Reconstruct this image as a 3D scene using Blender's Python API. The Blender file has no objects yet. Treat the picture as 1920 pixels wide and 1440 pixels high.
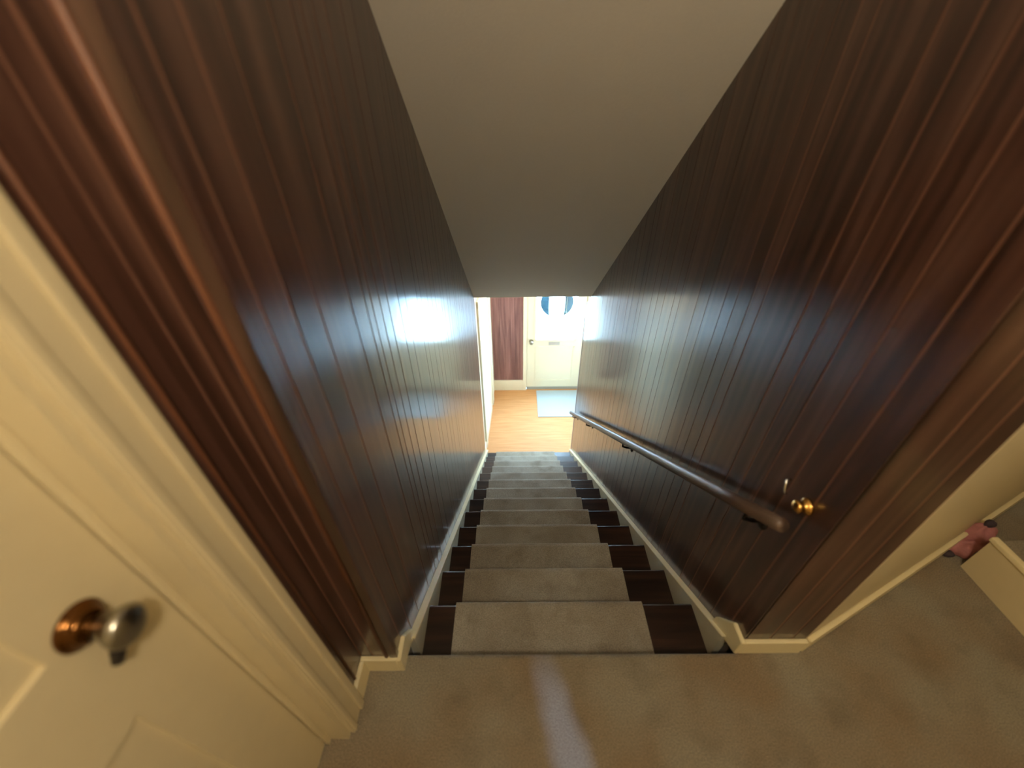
import bpy, bmesh, math, random
from mathutils import Vector, Matrix
random.seed(7)
S = bpy.context.scene
COL = S.collection

# ------------------------------------------------------------------ camera
def make_camera():
    t, yw, r = math.radians(37.48), math.radians(-0.445), math.radians(-0.804)
    X = Vector((math.cos(yw), -math.sin(yw), 0)); Y = Vector((math.sin(yw), math.cos(yw), 0)); Z = Vector((0, 0, 1))
    F = Y*math.cos(t) - Z*math.sin(t); D = -Y*math.sin(t) - Z*math.cos(t)
    Xr = X*math.cos(r) - D*math.sin(r); Dr = X*math.sin(r) + D*math.cos(r)
    c = bpy.data.cameras.new('camera'); o = bpy.data.objects.new('camera', c); COL.objects.link(o)
    c.sensor_width = 36; c.lens = 770/1920*36; c.clip_start = .02; c.clip_end = 200
    m = Matrix.Identity(4)
    for i in range(3):
        m[i][0] = Xr[i]; m[i][1] = -Dr[i]; m[i][2] = -F[i]
    m[0][3], m[1][3], m[2][3] = 0, 0, 1.5
    o.matrix_world = m
    c.dof.use_dof = True; c.dof.focus_distance = 2.5; c.dof.aperture_fstop = 1.3   # soft, as in the photograph
    S.camera = o
make_camera()

# ------------------------------------------------------------------ light and exposure
S.view_settings.view_transform = 'Standard'
S.view_settings.look = 'None'
S.view_settings.gamma = 1
S.view_settings.exposure = 0.0
S.view_settings.use_curve_mapping = False
W = bpy.data.worlds.new('sky'); S.world = W; W.use_nodes = True
bg = W.node_tree.nodes['Background']
bg.inputs[0].default_value = (.47, .75, 1, 1)         # bright overcast sky
bg.inputs[1].default_value = 100.0

def area(name, loc, rot, sx, sy, power, color, portal=False):
    l = bpy.data.lights.new(name, 'AREA'); l.shape = 'RECTANGLE'; l.size = sx; l.size_y = sy
    l.energy = power; l.color = color
    o = bpy.data.objects.new(name, l); COL.objects.link(o); o.location = loc; o.rotation_euler = rot
    if portal: l.cycles.is_portal = True
    return o
area('window_portal', (.60, 5.13, -1.12), (math.radians(-90), 0, 0), .66, 1.0, 1, (1, 1, 1), portal=True)
def bulb(name, loc, power, color, radius):
    l = bpy.data.lights.new(name, 'POINT'); l.energy = power; l.color = color; l.shadow_soft_size = radius
    o = bpy.data.objects.new(name, l); COL.objects.link(o); o.location = loc
    return o
WARM = (1.0, .84, .60)
bulb('landing_lamp_light', (.28, -.38, 2.13), 46, WARM, .07)
bulb('lower_hall_lamp_light', (.15, 4.15, -.36), 20, (1, .84, .66), .06)

# ------------------------------------------------------------------ helpers
def tag(o, label=None, cat=None, group=None, kind=None):
    if label: o['label'] = label
    if cat: o['category'] = cat
    if group: o['group'] = group
    if kind: o['kind'] = kind
    return o
def obj(name, bm, mat, parent=None, smooth=False):
    bmesh.ops.recalc_face_normals(bm, faces=bm.faces[:])
    me = bpy.data.meshes.new(name); bm.to_mesh(me); bm.free()
    if smooth:
        for p in me.polygons: p.use_smooth = True
    if mat: me.materials.append(mat)
    o = bpy.data.objects.new(name, me); COL.objects.link(o)
    if parent: o.parent = parent
    return o
def empty(name, kind=None):
    o = bpy.data.objects.new(name, None); COL.objects.link(o); o.empty_display_size = .05
    if kind: o['kind'] = kind
    return o
def box(bm, x0, x1, y0, y1, z0, z1):
    v = [bm.verts.new((x, y, z)) for x in (x0, x1) for y in (y0, y1) for z in (z0, z1)]
    for f in ((0,1,3,2),(4,6,7,5),(0,4,5,1),(2,3,7,6),(0,2,6,4),(1,5,7,3)):
        bm.faces.new([v[i] for i in f])
    return v
def prism(bm, pts, axis, a, b):
    """pts: polygon in the two other axes; extruded along axis from a to b."""
    def mk(p, c):
        return {'x': (c, p[0], p[1]), 'y': (p[0], c, p[1]), 'z': (p[0], p[1], c)}[axis]
    A = [bm.verts.new(mk(p, a)) for p in pts]; B = [bm.verts.new(mk(p, b)) for p in pts]
    bm.faces.new(A); bm.faces.new(list(reversed(B)))
    n = len(pts)
    for i in range(n): bm.faces.new((A[i], A[(i+1) % n], B[(i+1) % n], B[i]))
def bx(name, b, mat, parent=None, bevel=0):
    bm = bmesh.new(); box(bm, *b)
    if bevel: bmesh.ops.bevel(bm, geom=bm.edges[:], offset=bevel, segments=2, affect='EDGES', profile=.6)
    return obj(name, bm, mat, parent)
def pr(name, pts, axis, a, b, mat, parent=None, bevel=0):
    bm = bmesh.new(); prism(bm, pts, axis, a, b)
    if bevel: bmesh.ops.bevel(bm, geom=bm.edges[:], offset=bevel, segments=2, affect='EDGES')
    return obj(name, bm, mat, parent)
def tube(bm, path, r, seg=14, cap=True):
    rings = []
    n = len(path)
    rr = r if isinstance(r, (list, tuple)) else [r]*n
    for i, p in enumerate(path):
        p = Vector(p); a = Vector(path[max(i-1, 0)]); b = Vector(path[min(i+1, n-1)])
        d = (b-a).normalized(); up = Vector((0, 0, 1)) if abs(d.z) < .9 else Vector((0, 1, 0))
        u = d.cross(up).normalized(); v = d.cross(u)
        rings.append([bm.verts.new(p + (u*math.cos(k*2*math.pi/seg) + v*math.sin(k*2*math.pi/seg))*rr[i]) for k in range(seg)])
    for i in range(n-1):
        for k in range(seg): bm.faces.new((rings[i][k], rings[i][(k+1) % seg], rings[i+1][(k+1) % seg], rings[i+1][k]))
    if cap: bm.faces.new(rings[0]); bm.faces.new(list(reversed(rings[-1])))
def lathe(bm, prof, origin, axis, seg=28):
    """prof: (distance along axis, radius)."""
    a = Vector(axis).normalized(); u = a.cross(Vector((0, 0, 1)) if abs(a.z) < .9 else Vector((1, 0, 0))).normalized(); v = a.cross(u)
    o = Vector(origin); rings = []
    for d, r in prof:
        if r < 1e-5: rings.append([bm.verts.new(o + a*d)])
        else: rings.append([bm.verts.new(o + a*d + (u*math.cos(k*2*math.pi/seg) + v*math.sin(k*2*math.pi/seg))*r) for k in range(seg)])
    for A, B in zip(rings, rings[1:]):
        for k in range(seg):
            f = [A[k % len(A)], A[(k+1) % len(A)], B[(k+1) % len(B)], B[k % len(B)]]
            g = []
            for w in f:
                if w not in g: g.append(w)
            if len(g) > 2: bm.faces.new(g)

# ------------------------------------------------------------------ materials
def new_mat(name):
    m = bpy.data.materials.new(name); m.use_nodes = True
    return m, m.node_tree.nodes, m.node_tree.links, m.node_tree.nodes['Principled BSDF']
def srgb(r, g, b):
    f = lambda c: (c/255/12.92) if c/255 <= .04045 else ((c/255+.055)/1.055)**2.4
    return (f(r), f(g), f(b), 1)
def plain(name, col, rough=.5, metal=0, bump=0, scale=40, var=0.08, spec=.5):
    m, N, L, P = new_mat(name)
    P.inputs['Roughness'].default_value = rough; P.inputs['Metallic'].default_value = metal
    P.inputs['Specular IOR Level'].default_value = spec
    tc = N.new('ShaderNodeTexCoord'); nz = N.new('ShaderNodeTexNoise'); nz.inputs['Scale'].default_value = scale
    nz.inputs['Detail'].default_value = 4
    L.new(tc.outputs['Object'], nz.inputs['Vector'])
    mx = N.new('ShaderNodeMix'); mx.data_type = 'RGBA'
    mx.inputs['A'].default_value = tuple(c*(1-var) for c in col[:3])+(1,)
    mx.inputs['B'].default_value = tuple(min(1, c*(1+var)) for c in col[:3])+(1,)
    L.new(nz.outputs['Fac'], mx.inputs['Factor']); L.new(mx.outputs['Result'], P.inputs['Base Color'])
    if bump:
        b = N.new('ShaderNodeBump'); b.inputs['Strength'].default_value = bump; b.inputs['Distance'].default_value = .002
        L.new(nz.outputs['Fac'], b.inputs['Height']); L.new(b.outputs['Normal'], P.inputs['Normal'])
    return m
ROT = 0.25
def wood(name, dark, mid, light, rough=.32, stretch=(22, 22, 1.3), random_shift=True, coat=0.0, aniso=0.0):
    m, N, L, P = new_mat(name)
    tc = N.new('ShaderNodeTexCoord'); oi = N.new('ShaderNodeObjectInfo')
    mp = N.new('ShaderNodeMapping'); mp.inputs['Scale'].default_value = stretch
    ad = N.new('ShaderNodeVectorMath'); ad.operation = 'ADD'
    cb = N.new('ShaderNodeCombineXYZ'); ml = N.new('ShaderNodeMath'); ml.operation = 'MULTIPLY'; ml.inputs[1].default_value = 7.0
    L.new(oi.outputs['Random'], ml.inputs[0])
    L.new(ml.outputs[0], cb.inputs['X']); L.new(ml.outputs[0], cb.inputs['Z'])
    if random_shift:
        L.new(tc.outputs['Object'], ad.inputs[0]); L.new(cb.outputs[0], ad.inputs[1]); L.new(ad.outputs[0], mp.inputs['Vector'])
    else: L.new(tc.outputs['Object'], mp.inputs['Vector'])
    n1 = N.new('ShaderNodeTexNoise'); n1.inputs['Scale'].default_value = 1.0; n1.inputs['Detail'].default_value = 8
    n1.inputs['Roughness'].default_value = .62; n1.inputs['Distortion'].default_value = .8
    L.new(mp.outputs[0], n1.inputs['Vector'])
    # cathedral figure: rings of a slow noise
    mp2 = N.new('ShaderNodeMapping'); mp2.inputs['Scale'].default_value = tuple(s*.22 for s in stretch)
    L.new(mp.inputs['Vector'].links[0].from_socket, mp2.inputs['Vector'])
    n2 = N.new('ShaderNodeTexNoise'); n2.inputs['Scale'].default_value = 1.0; n2.inputs['Detail'].default_value = 1.5
    L.new(mp2.outputs[0], n2.inputs['Vector'])
    s = N.new('ShaderNodeMath'); s.operation = 'MULTIPLY'; s.inputs[1].default_value = 70
    L.new(n2.outputs['Fac'], s.inputs[0])
    sn = N.new('ShaderNodeMath'); sn.operation = 'SINE'; L.new(s.outputs[0], sn.inputs[0])
    mm = N.new('ShaderNodeMath'); mm.operation = 'MULTIPLY_ADD'; mm.inputs[1].default_value = .10
    L.new(sn.outputs[0], mm.inputs[0]); L.new(n1.outputs['Fac'], mm.inputs[2])
    cr = N.new('ShaderNodeValToRGB'); e = cr.color_ramp.elements
    e[0].position = .30; e[0].color = dark; e[1].position = .74; e[1].color = light
    k = cr.color_ramp.elements.new(.52); k.color = mid
    L.new(mm.outputs[0], cr.inputs['Fac'])
    # slow tone drift from plank to plank
    hv = N.new('ShaderNodeHueSaturation'); mr = N.new('ShaderNodeMapRange')
    mr.inputs['To Min'].default_value = .88; mr.inputs['To Max'].default_value = 1.12
    L.new(oi.outputs['Random'], mr.inputs['Value'])
    if random_shift: L.new(mr.outputs[0], hv.inputs['Value'])
    L.new(cr.outputs['Color'], hv.inputs['Color']); L.new(hv.outputs['Color'], P.inputs['Base Color'])
    P.inputs['Roughness'].default_value = rough
    if aniso:      # fine upright grain spreads the highlight sideways
        tg = N.new('ShaderNodeCombineXYZ'); tg.inputs['Z'].default_value = 1
        L.new(tg.outputs[0], P.inputs['Tangent']); P.inputs['Anisotropic'].default_value = aniso
        P.inputs['Anisotropic Rotation'].default_value = ROT
    P.inputs['Coat Weight'].default_value = coat; P.inputs['Coat Roughness'].default_value = .14
    b = N.new('ShaderNodeBump'); b.inputs['Strength'].default_value = .25; b.inputs['Distance'].default_value = .0006
    L.new(mm.outputs[0], b.inputs['Height']); L.new(b.outputs['Normal'], P.inputs['Normal'])
    return m
def carpet_mat(name, base, warm, dark, marked=False):
    m, N, L, P = new_mat(name)
    tc = N.new('ShaderNodeTexCoord')
    n1 = N.new('ShaderNodeTexNoise'); n1.inputs['Scale'].default_value = 3.2; n1.inputs['Detail'].default_value = 3
    n2 = N.new('ShaderNodeTexNoise'); n2.inputs['Scale'].default_value = 260; n2.inputs['Detail'].default_value = 2
    n3 = N.new('ShaderNodeTexNoise'); n3.inputs['Scale'].default_value = 9; n3.inputs['Detail'].default_value = 4
    for n in (n1, n2, n3): L.new(tc.outputs['Object'], n.inputs['Vector'])
    r1 = N.new('ShaderNodeMapRange'); r1.inputs['From Min'].default_value = .38; r1.inputs['From Max'].default_value = .62
    L.new(n1.outputs['Fac'], r1.inputs['Value'])
    a = N.new('ShaderNodeMix'); a.data_type = 'RGBA'; a.inputs['A'].default_value = base; a.inputs['B'].default_value = warm
    L.new(r1.outputs[0], a.inputs['Factor'])
    r3 = N.new('ShaderNodeMapRange'); r3.inputs['From Min'].default_value = .5; r3.inputs['From Max'].default_value = .75; r3.inputs['To Max'].default_value = .55
    L.new(n3.outputs['Fac'], r3.inputs['Value'])
    c = N.new('ShaderNodeMix'); c.data_type = 'RGBA'; c.inputs['B'].default_value = dark
    L.new(r3.outputs[0], c.inputs['Factor']); L.new(a.outputs['Result'], c.inputs['A'])
    r2 = N.new('ShaderNodeMapRange'); r2.inputs['From Min'].default_value = .3; r2.inputs['From Max'].default_value = .7
    r2.inputs['To Min'].default_value = .72; r2.inputs['To Max'].default_value = 1.28
    L.new(n2.outputs['Fac'], r2.inputs['Value'])
    h = N.new('ShaderNodeHueSaturation'); L.new(r2.outputs[0], h.inputs['Value'])
    out = c.outputs['Result']
    if marked:   # bluish patch painted in the middle of the landing carpet
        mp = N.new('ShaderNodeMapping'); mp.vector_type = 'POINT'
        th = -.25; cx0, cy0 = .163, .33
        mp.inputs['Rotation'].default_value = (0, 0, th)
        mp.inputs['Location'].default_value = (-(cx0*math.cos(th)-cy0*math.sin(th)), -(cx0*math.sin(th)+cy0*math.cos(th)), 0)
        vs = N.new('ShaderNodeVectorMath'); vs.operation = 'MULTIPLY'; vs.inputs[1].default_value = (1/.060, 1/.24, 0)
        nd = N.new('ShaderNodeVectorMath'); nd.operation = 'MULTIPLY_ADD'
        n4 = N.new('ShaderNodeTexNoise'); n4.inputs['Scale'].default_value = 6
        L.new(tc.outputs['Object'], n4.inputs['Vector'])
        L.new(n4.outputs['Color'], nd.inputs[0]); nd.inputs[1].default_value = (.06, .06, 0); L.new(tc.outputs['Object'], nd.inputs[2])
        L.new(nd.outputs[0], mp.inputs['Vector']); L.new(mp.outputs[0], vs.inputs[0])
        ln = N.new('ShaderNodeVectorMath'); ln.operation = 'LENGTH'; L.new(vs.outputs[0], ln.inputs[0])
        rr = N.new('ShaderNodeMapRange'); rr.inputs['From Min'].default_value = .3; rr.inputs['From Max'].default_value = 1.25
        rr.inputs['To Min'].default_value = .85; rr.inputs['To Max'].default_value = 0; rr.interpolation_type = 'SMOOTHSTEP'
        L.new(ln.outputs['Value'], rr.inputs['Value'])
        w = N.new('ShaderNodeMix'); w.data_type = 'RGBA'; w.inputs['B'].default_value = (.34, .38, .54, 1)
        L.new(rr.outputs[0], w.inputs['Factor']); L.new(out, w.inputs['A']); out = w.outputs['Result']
    L.new(out, h.inputs['Color']); L.new(h.outputs['Color'], P.inputs['Base Color'])
    P.inputs['Roughness'].default_value = 1; P.inputs['Specular IOR Level'].default_value = .1
    P.inputs['Sheen Weight'].default_value = .25; P.inputs['Sheen Roughness'].default_value = .5
    b = N.new('ShaderNodeBump'); b.inputs['Strength'].default_value = .8; b.inputs['Distance'].default_value = .004
    L.new(n2.outputs['Fac'], b.inputs['Height']); L.new(b.outputs['Normal'], P.inputs['Normal'])
    return m

M_PANEL = wood('mahogany_panel', (.030, .0125, .0085, 1), (.060, .0255, .0175, 1), (.105, .050, .035, 1), rough=.33, coat=.6, aniso=.75)
M_GROOVE = plain('panel_line', (.17, .080, .052, 1), .35, scale=8, var=.3)
M_BEAD = plain('corner_bead_wood', (.15, .056, .026, 1), .5, scale=10, var=.25)
M_CREAM = plain('cream_paint', (.66, .565, .36, 1), .42, bump=.15, scale=30, var=.03)
M_TRIM = plain('cream_trim_paint', (.80, .70, .44, 1), .38, scale=12, var=.05)
M_SKIRT = plain('skirt_paint', (.62, .57, .42, 1), .32, scale=12, var=.08)
M_CEIL = plain('ceiling_paint', (.70, .655, .585, 1), .75, bump=.25, scale=120, var=.04)
M_WHITE = plain('white_door_paint', (.84, .78, .62, 1), .4, scale=12, var=.02)
M_TREAD = wood('dark_tread_wood', (.010, .005, .004, 1), (.025, .011, .007, 1), (.05, .022, .014, 1), rough=.35, stretch=(1.5, 25, 25))
M_CARPET = carpet_mat('landing_carpet', (.25, .22, .165, 1), (.22, .165, .105, 1), (.14, .112, .075, 1), marked=True)
M_RUNNER = carpet_mat('runner_carpet', (.37, .34, .285, 1), (.29, .25, .195, 1), (.17, .14, .10, 1))
M_RAIL = wood('rail_wood', (.06, .035, .025, 1), (.10, .062, .045, 1), (.15, .10, .075, 1), rough=.42, stretch=(30, 4, 4))
M_BRASS = plain('brass', (.75, .42, .12, 1), .25, 1)
M_BRONZE = plain('dark_bronze', (.16, .07, .022, 1), .18, 1, scale=25, var=.5)
M_NICKEL = plain('aged_nickel', (.36, .34, .29, 1), .28, 1)
M_BLACK = plain('dark_metal', (.03, .026, .025, 1), .4, .6)
M_MAT = plain('grey_blue_mat', (.42, .50, .56, 1), .95, bump=.6, scale=220, var=.12)
M_PINK = plain('pink_cloth', (.42, .17, .17, 1), .9, bump=.6, scale=60, var=.3)
M_DARKCLOTH = plain('dark_cloth', (.05, .035, .045, 1), .9, bump=.5, scale=60, var=.3)
M_GROUND = plain('pale_concrete', (.55, .56, .56, 1), .9, scale=3, var=.1)
def lam():
    m, N, L, P = new_mat('orange_laminate')
    tc = N.new('ShaderNodeTexCoord'); mp = N.new('ShaderNodeMapping'); mp.inputs['Scale'].default_value = (1.5, 20, 1)
    n = N.new('ShaderNodeTexNoise'); n.inputs['Scale'].default_value = 2; n.inputs['Detail'].default_value = 6
    L.new(tc.outputs['Object'], mp.inputs['Vector']); L.new(mp.outputs[0], n.inputs['Vector'])
    cr = N.new('ShaderNodeValToRGB'); cr.color_ramp.elements[0].position = .3; cr.color_ramp.elements[1].position = .7
    cr.color_ramp.elements[0].color = (.52, .23, .085, 1); cr.color_ramp.elements[1].color = (.64, .32, .135, 1)
    L.new(n.outputs['Fac'], cr.inputs['Fac']); L.new(cr.outputs['Color'], P.inputs['Base Color'])
    P.inputs['Roughness'].default_value = .65; P.inputs['Specular IOR Level'].default_value = .3
    return m
M_LAM = lam()
def glass(name, col, rough=0.0):
    m, N, L, P = new_mat(name)
    P.inputs['Base Color'].default_value = col; P.inputs['Roughness'].default_value = rough
    P.inputs['Transmission Weight'].default_value = 1; P.inputs['IOR'].default_value = 1.0 if rough == 0 else 1.45
    P.inputs['Specular IOR Level'].default_value = .5
    return m
def thin_glass(name, col):
    """Thin pane: mostly clear with a faint mirror coat."""
    m = bpy.data.materials.new(name); m.use_nodes = True; N = m.node_tree.nodes; L = m.node_tree.links; N.clear()
    o = N.new('ShaderNodeOutputMaterial'); t = N.new('ShaderNodeBsdfTransparent'); g = N.new('ShaderNodeBsdfGlossy')
    t.inputs[0].default_value = col; g.inputs['Roughness'].default_value = .02
    x = N.new('ShaderNodeMixShader'); x.inputs[0].default_value = .06
    L.new(t.outputs[0], x.inputs[1]); L.new(g.outputs[0], x.inputs[2]); L.new(x.outputs[0], o.inputs['Surface'])
    return m
M_GLASS = thin_glass('clear_pane', (.97, .99, 1, 1))
M_TINT = thin_glass('grey_blue_pane', (.075, .10, .108, 1))
def lamp_glass():
    m, N, L, P = new_mat('lit_lamp_glass')
    P.inputs['Base Color'].default_value = (.9, .85, .7, 1)
    P.inputs['Emission Color'].default_value = (1, .8, .5, 1); P.inputs['Emission Strength'].default_value = 2.5
    return m
M_LAMP = lamp_glass()

# ------------------------------------------------------------------ measures (metres)
XL, XR = -.367, .711            # faces of the two stair walls
XO = -.477                      # landing wall on the left
YB, YF = .49, .534              # where the stair walls begin (left, right)
Y0, T, R = .524, .2346, .1785   # first nosing, going, rise
NT = 13
ZL = -14*R                      # lower floor
YEL, YER = 3.52, 3.65           # ends of the stair walls
CEIL = 2.35
YD = 5.07                       # entry door plane
ZLC = -.16                      # lower hall ceiling
def zc(y): return min(CEIL, 2.918 - .8865*y)
def nose(y): return -R/T*(y-Y0)

# ------------------------------------------------------------------ floors, ceilings
fl = empty('floor', 'structure')
# landing slab with a rounded front edge over the first riser
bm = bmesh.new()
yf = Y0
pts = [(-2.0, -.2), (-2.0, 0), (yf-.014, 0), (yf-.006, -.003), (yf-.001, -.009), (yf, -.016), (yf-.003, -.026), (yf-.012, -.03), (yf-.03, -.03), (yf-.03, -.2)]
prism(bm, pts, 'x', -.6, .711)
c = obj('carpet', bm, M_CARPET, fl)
bx('carpet', (.711, 2.7, -2.0, YF+.02, -.2, 0), M_CARPET, fl)
bx('carpet', (.87, 2.7, YF+.02, 1.4, -.2, 0), M_CARPET, fl)
bx('step_carpet', (1.675, 2.6, -1.9, .80, .002, .180), M_CARPET, fl)
bx('step_riser', (1.668, 1.675, -1.9, .80, 0, .168), M_CREAM, fl)
bx('step_side', (1.668, 2.6, .80, .807, 0, .168), M_CREAM, fl)
bx('step_edge', (1.660, 1.684, -1.9, .812, .166, .186), M_TRIM, fl, .005)
f2 = bx('floor', (-.6, 1.3, Y0+13*T-.03, YD+.02, ZL-.1, ZL), M_LAM); f2['kind'] = 'structure'
ce = bx('ceiling', (-.7, 2.7, -2.0, .67, CEIL, CEIL+.1), M_CEIL); ce['kind'] = 'structure'
ys = (2.918-CEIL)/.8865; ye = (2.918-ZLC)/.8865
c3 = bx('ceiling', (XR+.1, 2.7, .67, 1.4, CEIL, CEIL+.1), M_CEIL); c3['kind'] = 'structure'
cs = pr('ceiling', [(ys, CEIL), (ye, ZLC), (ye, ZLC+.12), (ys, CEIL+.12)], 'x', XL-.1, XR+.1, M_CEIL); cs['kind'] = 'structure'
cl = bx('ceiling', (-.6, 1.3, ye, YD+.1, ZLC, ZLC+.12), M_CEIL); cl['kind'] = 'structure'

# ------------------------------------------------------------------ panelled stair walls: every plank a piece
def edges_from(start, known, end, rnd):
    e = [start] + known
    pat = [.07, .105, .085, .15, .06, .12, .095, .075, .14]
    i = 0
    while e[-1] < end - .09:
        e.append(min(end, e[-1] + pat[i % len(pat)]*rnd.uniform(.9, 1.1))); i += 1
    e[-1] = end
    return e
G = .007
def stair_wall(name, xf, back, known, ystart, yend):
    w = empty(name, 'structure')
    sgn = 1 if back > xf else -1
    def top(y): return zc(y) + .004
    def bot(y): return max(ZL, nose(y) - .35) if y < 3.4 else ZL
    # backing seen in the grooves
    ysn = [ystart, ys, yend]
    poly = [(ystart+.012, -.25), (1.6, bot(1.6)), (3.3, ZL), (yend, ZL), (yend, zc(yend)), (ys, CEIL), (ystart+.012, CEIL)]
    b = pr('backing_board', [(y, z) for y, z in poly], 'x', xf + sgn*.001, xf + sgn*.10, M_GROOVE, w)
    ed = edges_from(ystart, known, yend, random.Random(3))
    for a, c in zip(ed, ed[1:]):
        g = G if a < 1.2 else .003
        a2, c2 = a + g/2, c - g/2
        if a == ystart: a2 = a
        if c == yend: c2 = c
        pts = [(a2, bot(a2)), (c2, bot(c2)), (c2, top(c2)-.004)]
        if a2 < ys < c2: pts.append((ys, CEIL-.0))
        pts.append((a2, top(a2)-.004))
        bm = bmesh.new(); prism(bm, pts, 'x', xf, xf + sgn*.008)
        obj('plank', bm, M_PANEL, w)
    return w, ed
wl, edL = stair_wall('wall_left', XL, XL-1, [.54, .615, .70, .844, .927, .968, 1.028], YB, YEL)
wr, edR = stair_wall('wall_right', XR, XR+1, [.60, .682, .764, .834, .905, 1.072, 1.129, 1.204], YF, YER)
# returns beside the landing: the left one faces the camera, then a short side
def face_planks(parent, y, xs, z0, z1):
    for a, b in zip(xs, xs[1:]):
        bx('plank', (a+G/2, b-G/2, y, y+.008, z0, z1), M_PANEL, parent)
face_planks(wl, YB, [XO, -.44, XL+.0], 0, CEIL)
bx('backing_board', (XO-.02, XL-.009, YB+.001, YB+.03, -.02, CEIL), M_GROOVE, wl)
for a, b in ((.405, .430), (.430, YB)):
    bx('plank', (XO-.008, XO, a+G/2, b-G/2+.002, 0, CEIL), M_PANEL, wl)
bx('backing_board', (XO-.03, XO-.001, .40, YB+.006, 0, CEIL), M_GROOVE, wl)
XC = .905
face_planks(wr, YF, [XR, .79, .86, XC], 0, CEIL)
bx('backing_board', (XR+.009, XC, YF+.001, YF+.03, -.02, CEIL), M_GROOVE, wr)
# corner mouldings
tb = empty('trim_1', 'structure')
bx('corner_strip', (-.388, XL+.004, YB-.006, YB+.012, .085, CEIL), M_PANEL, tb, .002)
bm = bmesh.new(); tube(bm, [(-.397, YB-.001, .085), (-.397, YB-.001, CEIL)], .0065, 10); obj('bead', bm, M_BEAD, tb, True)
bm = bmesh.new(); tube(bm, [(XO+.001, .4305, .085), (XO+.001, .4305, CEIL)], .004, 8); obj('bead', bm, M_BEAD, tb, True)

# ------------------------------------------------------------------ landing: cream walls
w = empty('wall_landing', 'structure')
bx('plaster', (XO-.11, XO-.07, -2.0, .43, 0, CEIL), M_CREAM, w)
bx('plaster', (XO-.07, XO, -2.0, -.62, 0, CEIL), M_CREAM, w)
bx('plaster', (XO-.07, XO, -.62, .40, 2.08, CEIL), M_CREAM, w)
bx('plaster', (XO-.07, XO, .335, .402, 0, 2.08), M_CREAM, w)
wb = bx('wall_back', (-.6, 2.65, -2.0, -1.9, 0, CEIL), M_CREAM); wb['kind'] = 'structure'
W1a, W1b = Vector((XC, YF)), Vector((2.60, 1.303))
dW = (W1b-W1a).normalized(); nW = Vector((-dW.y, dW.x))
def along(name, a, b, off0, off1, z0, z1, mat, parent=None, bevel=0):
    p = [a + nW*off0, b + nW*off0, b + nW*off1, a + nW*off1]
    return pr(name, [(q.x, q.y) for q in p], 'z', z0, z1, mat, parent, bevel)
wa = along('wall_angled', W1a, W1b + dW*.05, 0, .08, 0, CEIL, M_CREAM); wa['kind'] = 'structure'
wd = bx('wall_far_right', (2.55, 2.65, -1.9, 1.28, 0, CEIL), M_CREAM); wd['kind'] = 'structure'

# ------------------------------------------------------------------ baseboards
def base_prof(h, t): return [(0, 0), (t, 0), (t, h-.012), (t*.55, h-.003), (0, h)]
b = empty('baseboard_left', 'structure')
bx('board', (XO, XL+.0005, YB-.014, YB, 0, .085), M_TRIM, b, .003)
bx('board', (XO, XO+.014, .405, YB-.014, 0, .085), M_TRIM, b, .003)
pr('board', [(YB-.014, 0), (Y0, 0), (Y0+.03, -.02), (.605, -.052), (.60, .0), (.545, .085), (YB-.014, .085)], 'x', XL, XL+.014, M_TRIM, b, .002)
b = empty('baseboard_right', 'structure')
bx('board', (XR-.0005, XC, YF-.014, YF, 0, .078), M_TRIM, b, .003)
pr('board', [(YF-.014, 0), (.56, -.02), (.655, -.09), (.645, -.03), (.58, .078), (YF-.014, .078)], 'x', XR-.014, XR, M_TRIM, b, .002)
bb = along('baseboard_angled', W1a + dW*.002, W1b - dW*.02, -.014, 0, 0, .08, M_TRIM, None, .003); bb['kind'] = 'structure'

# skirt boards down both sides of the stairs
def skirt(name, x0, x1):
    up = .022; ya, yb = .575, Y0+13*T+.06
    pts = [(ya, nose(ya)+up), (yb, nose(yb)+up), (yb, ZL), (yb-.30, ZL), (ya, nose(ya)-.30)]
    s = empty(name, 'structure')
    pr('skirt_board', pts, 'x', x0, x1, M_SKIRT, s)
    e = .007
    q = [(ya, nose(ya)+up), (yb, nose(yb)+up), (yb, nose(yb)+up+e), (ya, nose(ya)+up+e)]
    pr('cap', q, 'x', x0-.002 if x0 > 0 else x0, x1 if x0 > 0 else x1+.002, M_TRIM, s, .0015)
skirt('trim_2', XL, XL+.024)
skirt('trim_3', XR-.024, XR)

# ------------------------------------------------------------------ staircase
st = empty('staircase')
tag(st, 'steep dark-brown wooden staircase going down between the panelled walls', 'staircase')
x0, x1 = XL+.001, XR-.001
for k in range(0, 14):
    yn = Y0 + k*T; zt = -k*R
    yr = yn - .022
    bx('riser', (x0, x1, yr-.012, yr, -(k+1)*R - (0.0 if k == 13 else .02), zt-.028), M_TREAD, st)
    if k >= 1:
        bm = bmesh.new()
        prism(bm, [(yn-T-.022, zt), (yn-.008, zt), (yn-.002, zt-.004), (yn, zt-.012), (yn-.002, zt-.021), (yn-.008, zt-.025), (yn-T-.022, zt-.025)], 'x', x0, x1)
        obj('tread', bm, M_TREAD, st)
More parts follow.
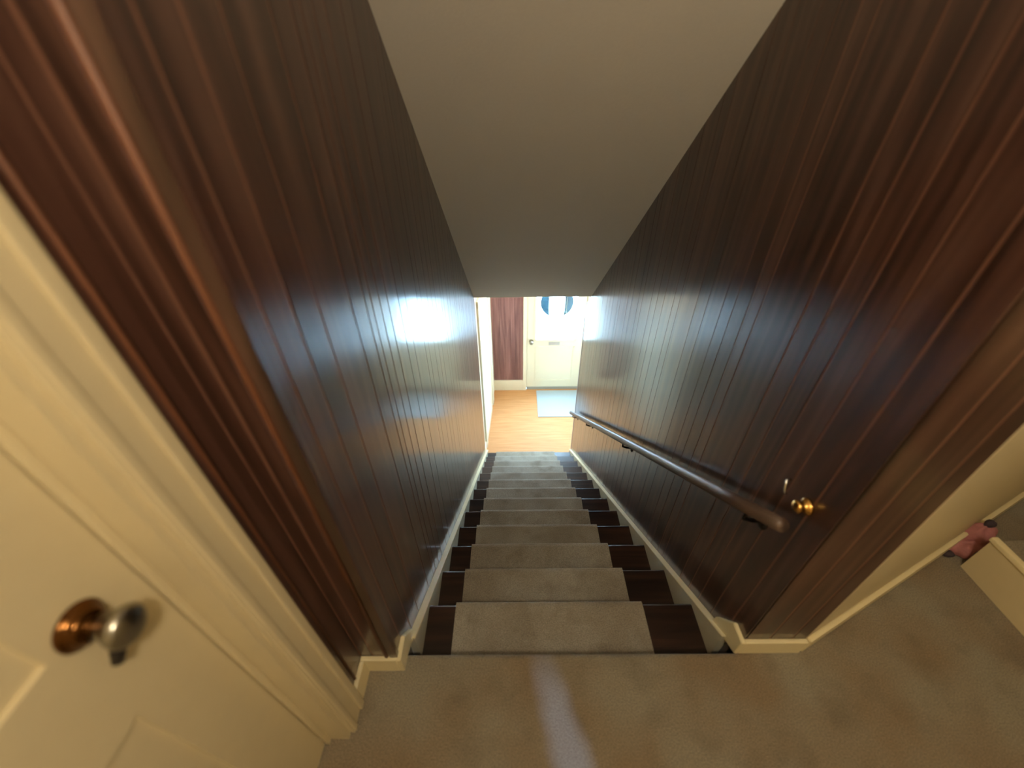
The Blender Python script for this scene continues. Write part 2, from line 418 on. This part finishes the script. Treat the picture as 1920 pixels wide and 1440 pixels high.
# carpet runner: one continuous strip over treads and risers
prof = [(Y0-.018, -.034), (Y0-.018, -R+.006)]
inner = []
def off(y, z): inner.append((y, z))
outer = []
th = .010
outer.append((Y0-.022+th, -.031))
for k in range(1, 14):
    yn = Y0 + k*T; zt = -k*R; yprev = yn - T - .022
    outer += [(yprev+th, zt+th+.012), (yprev+th+.004, zt+th+.003), (yprev+th+.012, zt+th)]
    outer += [(yn-.012, zt+th), (yn+.002, zt+th-.003), (yn+th-.002, zt+.0), (yn+th, zt-.012), (yn+th-.003, zt-.024), (yn+.0, zt-.033), (yn-.022+th, zt-.040)]
outer.append((Y0+13*T-.022+th, ZL+.002))
bm = bmesh.new()
xa, xb = -.238, .493
inn = []
for i, p in enumerate(outer):
    q0, q1 = outer[max(i-1, 0)], outer[min(i+1, len(outer)-1)]
    d = Vector((q1[0]-q0[0], q1[1]-q0[1])).normalized(); n = Vector((d.y, -d.x))
    inn.append((p[0]+n.x*.006, p[1]+n.y*.006))
rows = []
for (y, z), (yi, zi) in zip(outer, inn):
    rows.append([bm.verts.new((xa, y, z)), bm.verts.new((xb, y, z)), bm.verts.new((xb, yi, zi)), bm.verts.new((xa, yi, zi))])
for A, B in zip(rows, rows[1:]):
    for k in range(4): bm.faces.new((A[k], A[(k+1) % 4], B[(k+1) % 4], B[k]))
bm.faces.new(rows[0]); bm.faces.new(list(reversed(rows[-1])))
ru = obj('carpet_runner', bm, M_RUNNER)
tag(ru, 'long beige-grey carpet runner covering the middle of the dark stairs', 'carpet runner')

# ------------------------------------------------------------------ handrail on the right wall
hr = empty('handrail'); tag(hr, 'brown wooden handrail fixed along the right panelled stair wall', 'handrail')
def railz(y): return nose(y) + .655
XH = .650
bm = bmesh.new()
path = [(XH, y, railz(y)) for y in [.585 + i*(3.56-.585)/14 for i in range(15)]]
rad = [.0205]*15; rad[0] = .018
tube(bm, path, rad, 18)
obj('rail', bm, M_RAIL, hr, True)
for y in (.70, 1.75, 2.75, 3.45):
    z = railz(y)
    bm = bmesh.new(); tube(bm, [(XH, y, z-.019), (XH+.004, y, z-.05), (XH+.03, y, z-.062), (XR, y, z-.062)], .0065, 10)
    br = obj('bracket', bm, M_BLACK, hr, True)
    bm = bmesh.new(); lathe(bm, [(0, .001), (0, .026), (.004, .026), (.008, .018), (.009, .001)], (XR, y, z-.062), (-1, 0, 0)); obj('bracket_plate', bm, M_BLACK, br, True)
bm = bmesh.new(); lathe(bm, [(0, .001), (0, .021), (.006, .021), (.010, .014), (.020, .013), (.026, .017), (.032, .013), (.034, .0)], (XR, .611, .647), (-1, 0, 0))
tag(obj('end_fitting', bm, M_BRASS, hr, True), 'brass end fitting')
bm = bmesh.new(); tube(bm, [(XR, .69, .652), (XR-.012, .688, .650), (XR-.014, .682, .640), (XR-.014, .674, .622), (XR-.010, .672, .618)], .0035, 10)
hk = obj('wall_hook', bm, plain('bright_nickel', (.8, .8, .8, 1), .2, 1), None, True)
tag(hk, 'tiny bright metal hook on the right panelling just above the handrail end', 'hook')

# ------------------------------------------------------------------ landing door on the left (door_1)
d1 = empty('door_1', 'structure')
XD = XO - .063                      # face of the slab
def cas(name, y0, y1, z0, z1, par):
    return bx(name, (XO, XO+.016, y0, y1, z0, z1), M_CREAM, par, .004)
ca = bx('casing', (XO-.001, XO+.012, .325, .405, 0, 2.12), M_CREAM, d1, .003)
bx('casing_bead', (XO+.010, XO+.019, .378, .400, 0, 2.12), M_CREAM, ca, .004)
bx('casing_bead', (XO+.010, XO+.016, .330, .345, 0, 2.12), M_CREAM, ca, .003)
bx('casing', (XO, XO+.012, -.70, .405, 2.05, 2.13), M_CREAM, d1, .003)
bx('casing', (XO, XO+.012, -.70, -.62, 0, 2.05), M_CREAM, d1, .003)
bx('jamb', (XO-.07, XO-.0005, .312, .335, 0, 2.06), M_CREAM, d1)
bx('door_stop', (XD, XD+.012, .300, .312, 0, 2.05), M_CREAM, d1, .002)
# slab: stiles and rails around recessed panels
yA, yB = -.60, .2995
st_in = .177
TK, RC = .040, .024
def slab(name, y0, y1, z0, z1): return bx(name, (XD-TK, XD, y0, y1, z0, z1), M_CREAM, d1)
slab('stile', st_in, yB, .01, 2.04); slab('stile', yA, yA+.115, .01, 2.04)
mid = (yA+.115+st_in)/2
slab('stile', mid-.055, mid+.055, .01, 2.04)
for (a, c) in ((st_in, mid+.055), (mid-.055, yA+.115)):
    lo, hi = min(a, c), max(a, c)
    slab('rail', lo, hi, .01, .22); slab('rail', lo, hi, .776, .962); slab('rail', lo, hi, 1.62, 1.72); slab('rail', lo, hi, 1.94, 2.04)
    for z0, z1 in ((.22, .776), (.962, 1.62), (1.72, 1.94)):
        bx('door_panel', (XD-TK, XD-RC, lo, hi, z0, z1), M_CREAM, d1)
bx('panel_line', (XD-RC-.002, XD-RC+.0015, -.42, st_in, .735, .742), M_BLACK, d1)  # shade line below the lock rail, painted as a dark strip
# knob: bronze rosette, aged nickel knob and latch lever below it
KY, KZ = .221, .962
bm = bmesh.new(); lathe(bm, [(0, 0), (0, .030), (.003, .031), (.007, .028), (.010, .020), (.013, .024), (.017, .017), (.018, .0)], (XD, KY, KZ), (1, 0, 0))
kn = obj('rosette', bm, M_BRONZE, d1, True); tag(kn, 'dark bronze rosette with golden highlights')
bm = bmesh.new(); lathe(bm, [(.008, .0), (.010, .017), (.026, .016), (.032, .016), (.038, .024), (.046, .027), (.053, .026), (.058, .020), (.060, .0)], (XD, KY+.004, KZ-.012), (1, 0, 0))
kb = obj('knob', bm, M_NICKEL, d1, True); tag(kb, 'aged grey metal knob')
bm = bmesh.new(); tube(bm, [(XD+.035, KY-.002, KZ-.020), (XD+.033, KY-.010, KZ-.040), (XD+.030, KY-.020, KZ-.058)], [.008, .009, .007], 12)
obj('latch_lever', bm, M_BLACK, d1, True)

# ------------------------------------------------------------------ pink cloth on the landing floor
def blob(bm, c, s, sub, seed, amp):
    m = Matrix.Translation(c) @ Matrix.Diagonal((s[0], s[1], s[2], 1))
    r = bmesh.ops.create_icosphere(bm, subdivisions=sub, radius=1, matrix=m)
    rn = random.Random(seed); ph = [rn.uniform(0, 6.28) for _ in range(6)]
    for v in r['verts']:
        d = (v.co - Vector(c)); a = math.atan2(d.y, d.x)
        k = 1 + amp*(math.sin(3*a+ph[0]) + .7*math.sin(5*a+ph[1]+d.z*60) + .6*math.sin(ph[2]+d.x*90+d.y*70))
        v.co = Vector(c) + d*k
        v.co.z = max(v.co.z, .001)
ck = empty('cloth'); tag(ck, 'small crumpled pink cloth with dark patches on the carpet past the step end', 'cloth')
bm = bmesh.new()
blob(bm, (1.715, .868, .025), (.065, .035, .035), 4, 1, .10); blob(bm, (1.772, .893, .055), (.055, .034, .07), 4, 2, .12)
obj('pink_fabric', bm, M_PINK, ck, True)
for c, s in (((1.775, .900, .128), (.018, .014, .020)), ((1.650, .848, .014), (.018, .014, .014)), ((1.735, .836, .020), (.020, .020, .020))):
    bm = bmesh.new(); blob(bm, c, s, 3, 5, .08); obj('dark_patch', bm, M_DARKCLOTH, ck, True)

# ------------------------------------------------------------------ ceiling lamps (the landing one is behind the camera)
def dome(name, c, label):
    l = empty(name); tag(l, label, 'ceiling lamp')
    bm = bmesh.new(); lathe(bm, [(0, 0), (0, .15), (.03, .16), (.04, .14), (.04, 0)], (c[0], c[1], c[2]), (0, 0, -1), 36); obj('base', bm, M_BRASS, l, True)
    bm = bmesh.new(); lathe(bm, [(.035, .15), (.06, .145), (.09, .12), (.11, .08), (.12, .03), (.121, 0)], (c[0], c[1], c[2]), (0, 0, -1), 36); obj('shade', bm, M_LAMP, l, True)
dome('ceiling_lamp', (.28, -.38, CEIL), 'round dome ceiling lamp over the upper landing')

# ------------------------------------------------------------------ lower hall
PA, PB = Vector((-.405, YEL)), Vector((-.315, YD))
def aw(name, t0, t1, w0, w1, z0, z1, mat, parent=None, bevel=0):
    d = PB-PA; n = Vector((d.y, -d.x)).normalized()
    p = [PA+d*t0+n*w0, PA+d*t1+n*w0, PA+d*t1+n*w1, PA+d*t0+n*w1]
    return pr(name, [(q.x, q.y) for q in p], 'z', z0, z1, mat, parent, bevel)
hl = aw('wall_hall_left', -.02, 1.03, -.10, 0, ZL, ZLC, M_WHITE); hl['kind'] = 'structure'
bh = aw('baseboard_hall_left', .0, .70, 0, .014, ZL, ZL+.12, M_WHITE, None, .002); bh['kind'] = 'structure'
d3 = empty('door_3', 'structure')
aw('casing', .76, .84, 0, .02, ZL, ZL+2.1, M_WHITE, d3, .003)
aw('casing', .20, .26, 0, .02, ZL, ZL+2.1, M_WHITE, d3, .003)
aw('casing', .20, .84, 0, .02, ZL+2.04, ZL+2.12, M_WHITE, d3, .003)
aw('door_leaf', .26, .76, 0, .006, ZL+.005, ZL+2.04, M_WHITE, d3)

wf = empty('wall_front', 'structure')
XDL, XDR = .186, .992
bx('backing_board', (-.6, XDL-.045, YD+.008, YD+.12, ZL, ZLC), plain('maroon_groove', (.10, .035, .035, 1), .5), wf)
M_MAROON = wood('maroon_panel', (.16, .070, .070, 1), (.24, .11, .105, 1), (.31, .15, .14, 1), rough=.4)
e = [-.33, -.285, -.20, -.13, -.05, .01, .085, XDL-.045]
for a, c in zip(e, e[1:]):
    bx('plank', (a+.002, c-.002, YD, YD+.008, ZL, ZLC), M_MAROON, wf)
bx('plaster', (XDR+.045, 1.3, YD, YD+.12, ZL, ZLC), M_WHITE, wf)
bx('plaster', (XDL-.045, XDR+.045, YD, YD+.12, ZL+2.09, ZLC), M_WHITE, wf)
bf = bx('baseboard_front', (-.33, XDL-.04, YD-.016, YD, ZL, ZL+.19), M_WHITE, None, .003); bf['kind'] = 'structure'
wr2 = bx('wall_hall_right', (1.2, 1.3, YER-.1, YD, ZL, ZLC), M_WHITE); wr2['kind'] = 'structure'
wr3 = bx('wall_hall_near', (XR+.10, 1.3, YER-.1, YER, ZL, ZLC), M_WHITE); wr3['kind'] = 'structure'
te = bx('trim_4', (XR-.004, XR+.105, YER, YER+.012, ZL, ZLC-.3), plain('window_glow_trim', (.62, .54, .60, 1), .3), None, .003); te['kind'] = 'structure'  # window glow on the wall end, put into the trim's lilac colour

# entry door with leaded light (door_2)
d2 = empty('door_2', 'structure')
tag(d2, 'cream front door with a leaded window at the foot of the stairs')
bx('casing', (XDL-.055, XDL-.003, YD-.018, YD+.12, ZL, ZL+2.10), M_WHITE, d2, .003)
bx('casing', (XDR+.006, XDR+.055, YD-.018, YD+.12, ZL, ZL+2.10), M_WHITE, d2, .003)
bx('casing', (XDL-.055, XDR+.055, YD-.018, YD+.12, ZL+2.05, ZL+2.13), M_WHITE, d2, .003)
LX0, LX1, LZ0, LZ1 = .305, .880, -1.60, -.66
yd0, yd1 = YD+.01, YD+.052
bx('stile', (XDL, LX0, yd0, yd1, ZL+.02, ZL+2.04), M_WHITE, d2)
bx('stile', (LX1, XDR, yd0, yd1, ZL+.02, ZL+2.04), M_WHITE, d2)
bx('rail', (LX0, LX1, yd0, yd1, LZ1, ZL+2.04), M_WHITE, d2)
bx('rail', (LX0, LX1, yd0, yd1, ZL+.02, LZ0), M_WHITE, d2)
bx('jamb', (XDL-.01, XDL+.012, yd1, yd1+.02, ZL, ZL+2.04), M_WHITE, d2)
bx('jamb', (XDR-.012, XDR+.01, yd1, yd1+.02, ZL, ZL+2.04), M_WHITE, d2)
bx('door_sweep', (XDL, XDR, yd0-.006, yd1, ZL+.0, ZL+.05), plain('grey_sweep', (.35, .37, .36, 1), .5), d2)
# raised lower panel moulding
mo = .022
for b4 in ((LX0, LX1, LZ0-.13, LZ0-.13+mo), (LX0, LX1, ZL+.16, ZL+.16+mo), (LX0, LX0+mo, ZL+.16, LZ0-.11), (LX1-mo, LX1, ZL+.16, LZ0-.11)):
    bx('panel_moulding', (b4[0], b4[1], yd0-.008, yd0, b4[2], b4[3]), M_WHITE, d2, .003)
for b4 in ((LX0-.02, LX1+.02, LZ0-.02, LZ0+.012), (LX0-.02, LX1+.02, LZ1-.012, LZ1+.02), (LX0-.02, LX0+.012, LZ0, LZ1), (LX1-.012, LX1+.02, LZ0, LZ1)):
    bx('window_frame', (b4[0], b4[1], yd0-.012, yd0+.002, b4[2], b4[3]), M_WHITE, d2, .003)
pane = bx('pane', (LX0, LX1, YD+.028, YD+.032, LZ0, LZ1), M_GLASS, d2)
# two dark tinted crescents of the round leaded figure
cx, cz, cr_ = .588, -1.02, .225
for sgn in (-1, 1):
    pts = []
    w0 = .095
    a0 = math.acos(w0/cr_)
    for i in range(17):
        a = -a0 + 2*a0*i/16
        pts.append((cx + sgn*cr_*math.cos(a), cz + cr_*math.sin(a)))
    for i in range(1, 8):
        tt = -1 + 2*i/8
        pts.append((cx + sgn*(w0 + .012*(1-tt*tt)), cz - tt*cr_*math.sin(a0)))
    pr('tinted_pane', pts, 'y', YD+.022, YD+.027, M_TINT, d2)
bm = bmesh.new(); tube(bm, [(cx+.135, YD+.020, cz-.16), (cx+.135, YD+.020, cz+.16)], .004, 8); obj('came', bm, M_NICKEL, d2, True)
bm = bmesh.new(); lathe(bm, [(0, 0), (0, .03), (.006, .03), (.012, .014), (.035, .013), (.045, .027), (.060, .028), (.068, .018), (.07, 0)], (XDL+.06, yd0, ZL+.88), (0, -1, 0))
obj('knob', bm, M_NICKEL, d2, True)
bx('letter_flap', (.50, .66, yd0-.008, yd0, LZ0-.085, LZ0-.035), plain('pale_metal', (.55, .55, .56, 1), .3, .6), d2, .003)

mt = bx('door_mat', (.338, 1.08, 4.42, 5.03, ZL+.0005, ZL+.012), M_MAT, None, .004)
tag(mt, 'pale grey-blue door mat lying in front of the entry door', 'door mat')

gr = bx('ground', (-12, 14, YD+.14, 30, ZL-.25, ZL-.15), M_GROUND); gr['kind'] = 'structure'
